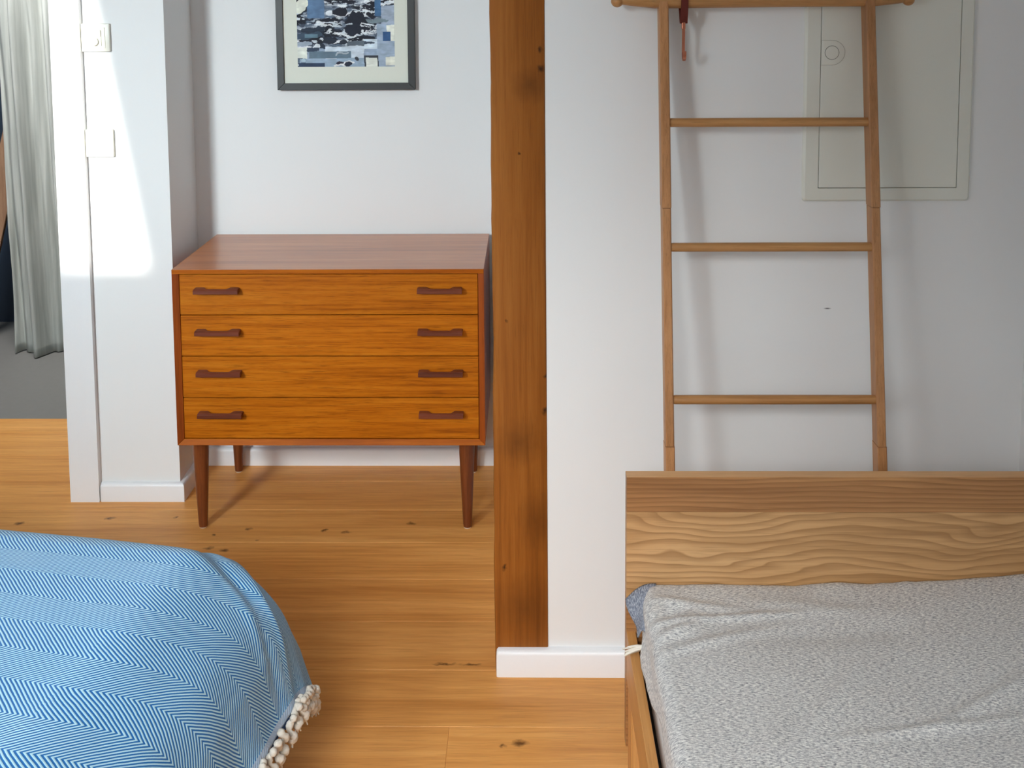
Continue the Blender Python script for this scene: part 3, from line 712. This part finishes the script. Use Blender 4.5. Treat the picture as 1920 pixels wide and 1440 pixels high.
t.bump(wave, .35, .0025, b)
bb_ = thing('upholstered_bed', 'low bed mostly hidden under the blue herringbone blanket', 'bed', (-1.2, 1.1, 0))
HEM = .357
na, nb = 280, 330
A = np.concatenate([np.linspace(-1.22, -.45, 40, endpoint=False), np.linspace(-.45, HEM, na - 40)])
Bv = np.concatenate([np.linspace(.34, -.75, nb - 40, endpoint=False), np.linspace(-.75, -1.45, 40)])
A, B = np.meshgrid(A, Bv, indexing='ij')
hw = .006 * np.sin(B * 60) * np.clip((A - .15) / .2, 0, 1)
V = bedsurf(A, B)
rs = np.random.RandomState(9)
# soft wrinkles near the corner
nrm = np.zeros_like(V); nrm[..., 2] = 1.0
side_ = np.clip(A / .2, 0, 1)
nrm[..., 0] = E1[0] * side_; nrm[..., 1] = E1[1] * side_; nrm /= np.linalg.norm(nrm, axis=-1, keepdims=True)
wr = (value_noise(rs, A + 3, B + 3, 5, 5, 2) - .5) * .008
wr += ridge(A, B, .03, .06, -.5, .07, .016, -.008) + ridge(A, B, .08, .10, -.5, .06, .014, .006) + ridge(A, B, .10, .02, -.25, .10, .016, -.007) + ridge(A, B, .13, .06, -.3, .08, .015, .006)
wr *= 1 - .5 * np.clip((A - .15) / .1, 0, 1)
wr += ridge(A, B, .18, -.02, -.3, .08, .016, .005) + ridge(A, B, .24, .04, 0, .08, .012, .006) - ridge(A, B, .26, -.02, 0, .07, .012, .005)
wr += .010 * np.exp(-((A - .19) / .07) ** 2) - .016 * np.clip((A - .25) / .09, 0, 1)
wr += .003 * np.sin(B * 48 + 1.0) * np.clip((A - .18) / .15, 0, 1)
V = V + nrm * wr[..., None]
ga = np.maximum(A, 0); ga = ga * ga / (ga + .10)
vw = B - .15 * (1 - np.exp(-ga / .15))
tb = thing('herringbone_blanket', 'blue and white herringbone blanket with cream tassels draped over the left bed', 'blanket', (-1.0, 1.4, .48))
grid('blanket_cloth', V.reshape(-1, 3), na, nb, M_BLUE, tb, np.stack([A, vw], -1).reshape(-1, 2), thick=.004)
# second, folded-under layer
M_NAVY = plain('dark_blue_cloth', (70, 92, 132), 0.95, bump=0.3, bscale=300, vary=0.2, spec=.1)
A2, B2 = np.meshgrid(np.linspace(.24, .385, 12), np.linspace(.12, -.6, 80), indexing='ij')
V2 = bedsurf(A2 + .008 * np.sin(B2 * 37), B2, inset=.020)
grid('folded_layer', V2.reshape(-1, 3), 12, 80, M_NAVY, tb, thick=.003)['label'] = 'plain dark blue lower layer'
def tassel_bm(p, L, seed):
    rt_ = random.Random(seed); bm = new(); p = Vector(p)
    out = Vector((E1[0], E1[1], 0)); along = Vector((E2[0], E2[1], 0))
    lean = along * rt_.uniform(-.35, .35) + out * rt_.uniform(.0, .25)
    for strand in range(2):
        pts = []; rad = []; n = 15; ph = rt_.uniform(0, 6.28)
        for i in range(n):
            f = i / (n - 1)
            tw_ = .0050 * (1 - .3 * f); a = ph + math.pi * strand + f * 7.5
            pts.append(p + Vector((0, 0, -1)) * L * f + lean * L * f * .6 + out * tw_ * math.cos(a) + along * tw_ * math.sin(a))
            rad.append((.0056 + .0017 * math.sin(f * 16 + strand)) * (1.0 if f < .8 else 1.15) * (.55 if i in (0, n - 1) else 1))
        tube(bm, pts, rad, 7)
    tip = p + Vector((0, 0, -1)) * L + lean * L * .6
    r = bmesh.ops.create_icosphere(bm, subdivisions=2, radius=.0095)
    for v in r['verts']: v.co = v.co * rt_.uniform(.9, 1.12) + tip
    for q in range(6):
        e = tip + Vector((rt_.gauss(0, .004), rt_.gauss(0, .004), -rt_.uniform(.006, .014)))
        tube(bm, [tip, e], [.0022, .0012], 5)
    return bm
k = 0; bpos = .20
while bpos > -.60:
    pt = bedsurf(np.array([HEM - .002]), np.array([bpos]))[0]
    obj('tassel', tassel_bm(pt, .032 + .010 * random.random(), 100 + k), M_YARN, tb, smooth=80)
    bpos -= .029 + random.uniform(-.004, .005); k += 1
# mattress and base under the blanket
M_MAT2 = plain('pale_mattress_fabric', (206, 204, 198), 0.9, bump=0.1, bscale=80)
A3, B3 = np.meshgrid(np.linspace(-1.20, .27, 50), np.linspace(.27, -1.42, 56), indexing='ij')
V3 = bedsurf(A3, B3, T=TT - .014, inset=.018)
bm = new()
vt = [[bm.verts.new(V3[i, j]) for j in range(56)] for i in range(50)]
vb = [[None] * 56 for _ in range(50)]
rim = [(i, 0) for i in range(50)] + [(49, j) for j in range(1, 56)] + [(i, 55) for i in range(48, -1, -1)] + [(0, j) for j in range(54, 0, -1)]
for i in range(49):
    for j in range(55): bm.faces.new((vt[i][j], vt[i + 1][j], vt[i + 1][j + 1], vt[i][j + 1]))
cen = np.mean([V3[i, j] for i, j in rim], axis=0)
low = [bm.verts.new((V3[i, j][0] + (cen[0] - V3[i, j][0]) * .04, V3[i, j][1] + (cen[1] - V3[i, j][1]) * .04, .20)) for i, j in rim]
for q in range(len(rim)):
    r2 = (q + 1) % len(rim); a, c = rim[q], rim[r2]
    bm.faces.new((vt[a[0]][a[1]], vt[c[0]][c[1]], low[r2], low[q]))
bm.faces.new(low)
obj('mattress', bm, M_MAT2, bb_, smooth=60)
M_BASE = plain('dark_bed_base', (70, 58, 48), 0.7)
bm = bx(-1.05, .04, -1.25, .04, .10, .199, bev=.004)
bm.transform(Matrix.Translation((XC, YC, 0)) @ Matrix.Rotation(BETA, 4, 'Z')); obj('bed_base', bm, M_BASE, bb_)
for (a, b2) in ((-.98, -1.18), (-.98, -.02), (-.03, -1.18), (-.03, -.03)):
    bm = bx(a - .025, a + .025, b2 - .025, b2 + .025, 0, .10)
    bm.transform(Matrix.Translation((XC, YC, 0)) @ Matrix.Rotation(BETA, 4, 'Z')); obj('leg', bm, M_BASE, bb_)

# ------------------------------------------------------------------ room behind the doorway
mt, nt, b = mat('sheer_grey_curtain'); t = NT(nt)
tc = t.n('ShaderNodeTexCoord').outputs['Object']
nn = t.noise(t.n('ShaderNodeMapping', Vector=tc, Scale=(60, 60, 2)).outputs[0], 1.0, 4, .6)
t.set(b.inputs['Base Color'], t.ramp(nn, [(.35, lin(186, 190, 184)), (.65, lin(222, 224, 218))])); b.inputs['Roughness'].default_value = .9
tr_ = t.n('ShaderNodeBsdfTranslucent', Color=lin(200, 206, 200)); ms = t.n('ShaderNodeMixShader', Fac=.35)
out = nt.nodes['Material Output']
nt.links.new(b.outputs[0], ms.inputs[1]); nt.links.new(tr_.outputs[0], ms.inputs[2]); nt.links.new(ms.outputs[0], out.inputs[0])
nx, nzv = 240, 60
U, Zz = np.meshgrid(np.linspace(0, 1, nx), np.linspace(.004, 2.3, nzv), indexing='ij')
rs = np.random.RandomState(2)
xc = -2.165 + .02 * Zz * -1 + U * 1.0
fold = .035 * np.sin(U * 42 + .5 * np.sin(Zz * 1.3)) + .018 * np.sin(U * 97 + 1.2 * Zz) + .02 * (value_noise(rs, U * 3, Zz, 6, 1.5, 3) - .5) * 2
fold *= (1.1 - .15 * Zz)
fine_ = .006 * (value_noise(rs, U * 4 + Zz * .25, Zz, 14, 3, 3) - .5) * np.clip(1.3 - Zz, 0, 1) * 2
V = np.stack([xc, 4.19 + fold + fine_, Zz], -1).reshape(-1, 3)
cu = grid('curtain', V, nx, nzv, mt, None, None, thick=.0015)
tag(cu, 'pale grey-green sheer curtain hanging to the grey floor beyond the doorway', 'curtain')
M_PLANKW = wood('beige_board', (190, 150, 120), (170, 130, 100), (140, 100, 74), 'Z', 1.0, 0.5)
bm = bx(-.045, .045, 0, .02, 0, 1.25, bev=.002, seg=1)
bm.transform(Matrix.Translation((-2.44, 4.33, .002)) @ Matrix.Rotation(math.radians(13), 4, 'Y') @ Matrix.Rotation(math.radians(-3), 4, 'X'))
tag(obj('wooden_board', bm, M_PLANKW), 'beige wooden board leaning beside the curtain in the far room', 'board')
